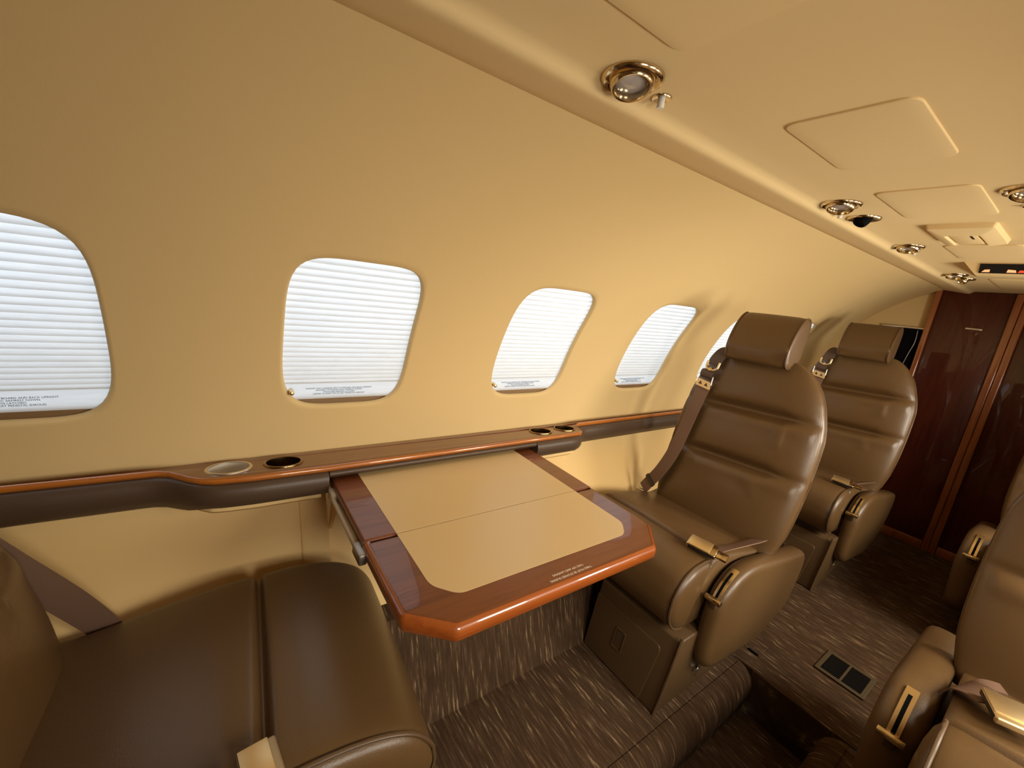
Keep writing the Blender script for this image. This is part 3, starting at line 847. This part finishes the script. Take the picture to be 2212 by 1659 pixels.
DN = Vector((0, 0, -1))
def reading_light(x, y, label, tilt=(0, 0)):
    z = 1.4600 if abs(y) < .15 else 1.459
    r = empty('reading_light', label, 'reading light', 'brass reading lights on the ceiling')
    o = Vector((x, y, z))
    lathe('bezel', [(.037, -.001), (.0370, .0015), (.0355, .0045), (.0330, .0062), (.0305, .0050), (.0285, .0015), (.0275, .0005)], o, DN, M['brass'], r)
    ax = (DN + Vector((tilt[0], tilt[1], 0))).normalized()
    k = lathe('lamp_ring', [(.0275, .0006), (.0262, .0060), (.0240, .0125), (.0225, .0140), (.0205, .0135), (.0196, .0095), (.0190, .0045)], o, ax, M['brass'], r)
    lathe('lens', [(.0192, .0052), (.015, .0068), (.008, .0078), (.0001, .0082)], o, ax, M['lens'], k)
    return r
reading_light(.409, .131, 'biggest round brass reading light, above the table', (-.12, -.25))
reading_light(1.083, .127, 'round brass reading light beside the black-balled air vent', (-.25, -.05))
reading_light(1.632, .130, 'round brass reading light next to the raised oxygen box', (-.25, 0))
reading_light(2.285, .128, 'round brass reading light nearest to the wood partition', (-.25, 0))
reading_light(1.083, -.134, 'brass reading light across the ceiling, cut by the picture edge', (-.2, .1))
def switch(x, y, label):
    r = empty('push_switch', label, 'switch', 'white push switches beside the reading lights')
    o = Vector((x, y, 1.4598))
    lathe('switch_plate', [(.0128, -.001), (.0128, .0008), (.0118, .0024), (.0095, .0022), (.0060, .0008), (.0042, .0008)], o, DN, M['brass'], r, 28)
    lathe('plunger', [(.0046, 0), (.0046, .0115), (.0042, .0125), (.0001, .0128)], o, DN, M['white'], r, 20)
switch(.470, .134, 'white push switch in a small brass plate beside the biggest reading light')
switch(1.162, .152, 'white push switch between brass reading light and black-balled air vent')
switch(1.715, .133, 'white push switch beside the reading light next to the oxygen box')
switch(1.20, -.126, 'push switch across the ceiling at the picture edge')
def gasper(x, y, label, ball):
    r = empty('air_vent', label, 'air vent', 'swivel air vents on the ceiling')
    o = Vector((x, y, 1.4600))
    lathe('bezel', [(.033, -.001), (.033, .0015), (.0310, .0045), (.027, .0040), (.020, .0012), (.0150, .0010)], o, DN, M['brass'], r)
    ax = (DN + Vector((-.5, .35, 0))).normalized()
    n = lathe('nozzle', [(.0165, -.004), (.0165, .004), (.0150, .0135), (.0130, .0170), (.0105, .0175), (.0095, .0150), (.0001, .0145)], o, ax, M[ball], r, 28)
gasper(1.230, .127, 'brass air vent with a black swivel ball', 'void')
gasper(2.425, .122, 'all-brass air vent at the ceiling end by the partition', 'brass')

# carpeted access panel in the aisle floor, edge just proud of the carpet
HX0, HX1, HY0, HY1 = 1.396, 1.90, .117, .30
fp = tag(plate('floor_hatch', [round_poly([(HX0, HY0), (HX1, HY0), (HX1, HY1), (HX0, HY1)], .004)], .0022, lambda x, y, z: Vector((x, y, .1515 + z)), M['carpet'], bev=.0012),
         'carpeted floor hatch with a dark slot beside the armrest of the seat facing the table', 'floor hatch')
rect_box('finger_slot', (HX0 - .004, HY0 + .004, .1503), (HX0 + .003, HY0 + .036, .1541), M['void'], fp, bevel=.0008)
# floor vent
fv = empty('floor_vent', 'brown framed twin floor grille set in the aisle carpet', 'floor vent')
def quad(x0, x1, y0, y1): return [(x0, y0), (x1, y0), (x1, y1), (x0, y1)]
plate('vent_frame', [round_poly(quad(1.524, 1.654, -.121, .008), .004), quad(1.538, 1.640, -.0535, -.0035), quad(1.538, 1.640, -.1085, -.0595)], .003,
      lambda x, y, z: Vector((x, y, .1525 + z)), M['vent'] if 'vent' in M else mat('vent_frame_brown', (.075, .050, .022), .5), fv, bev=.001)
for y0, y1 in ((-.054, -.003), (-.109, -.059)):
    g = empty('grille'); g.parent = fv
    rect_box('mesh_back', (1.537, y0, .1495), (1.641, y1, .1512), M['void'], g, bevel=0)
    V, F = [], []
    for i in range(12):
        x = 1.541 + i * .0086
        b = len(V)
        for dx in (-.0018, .0018):
            for z in (.1512, .1532):
                V += [Vector((x + dx, y0, z)), Vector((x + dx, y1, z))]
        F += [(b, b + 1, b + 3, b + 2), (b + 4, b + 6, b + 7, b + 5), (b + 2, b + 3, b + 7, b + 6), (b, b + 4, b + 5, b + 1)]
    obj('louvers', V, F, M['black'], g, smooth=False)

# ------------------------------------------------------------------ light
def area(name, loc, direction, sx, sy, power, col):
    l = bpy.data.lights.new(name, 'AREA'); l.shape = 'RECTANGLE'; l.size = sx; l.size_y = sy; l.energy = power; l.color = col
    o = bpy.data.objects.new(name, l); COL.objects.link(o); o.location = loc
    o.rotation_euler = Vector(direction).to_track_quat('-Z', 'Y').to_euler()
    return o
DAY = (1.0, .92, .76)
P_OWN, P_OPP = .47, 4.6
OPP = (.0, .6, .88, 1.25, 1.65, .55)
for i, xc in enumerate(WX):                                 # daylight outside the windows; opposite ones weighted by hand, the first left dark
    c = cyl(xc, PHC + .10, 1, RC + .16)
    area('daylight', c, (0, -cos(PHC + .25), -sin(PHC + .25)), .42, .46, P_OWN, (.80, .90, 1.0))
    c = cyl(xc, PHC, -1, RC + .075)
    if i: area('daylight', c, (0, cos(PHC), -sin(PHC)), .27, .35, P_OPP * OPP[i], DAY)

w = bpy.data.worlds.new('sky'); C.world = w; w.use_nodes = True
w.node_tree.nodes['Background'].inputs['Color'].default_value = (.8, .9, 1, 1)
w.node_tree.nodes['Background'].inputs['Strength'].default_value = .6

# ------------------------------------------------------------------ camera
cam = bpy.data.cameras.new('camera'); co = bpy.data.objects.new('camera', cam); COL.objects.link(co)
cam.sensor_fit = 'HORIZONTAL'; cam.sensor_width = 36; cam.lens = 895 / 2212 * 36
cam.clip_start = .01
R = ((.817, -.029, .576), (-.564, -.25, .787), (.122, -.968, -.221))
vx = Vector((2376 - 1106, 785 - 829.5, 895)); vy = Vector((465 - 1106, 545 - 829.5, 895))
ex = vx.normalized(); ey = (vy - ex * vy.dot(ex)).normalized(); ez = ex.cross(ey)
rows = (ex, ey, ez)                                        # world axes seen in the lens frame (x right, y down, z ahead)
mw = Matrix.Identity(4)
for i in range(3):
    mw[i][0] = rows[i].x; mw[i][1] = -rows[i].y; mw[i][2] = -rows[i].z
mw.translation = Vector((0, -.265, 1.2))
co.matrix_world = mw
C.camera = co

C.view_settings.view_transform = 'Standard'; C.view_settings.look = 'None'
C.view_settings.exposure = 0.9; C.view_settings.gamma = 1; C.view_settings.use_curve_mapping = False
C.cycles.max_bounces = 10; C.cycles.diffuse_bounces = 6; C.cycles.glossy_bounces = 4; C.cycles.transmission_bounces = 4
C.cycles.use_denoising = True
C.cycles.sample_clamp_indirect = 4
C.cycles.caustics_reflective = False; C.cycles.caustics_refractive = False
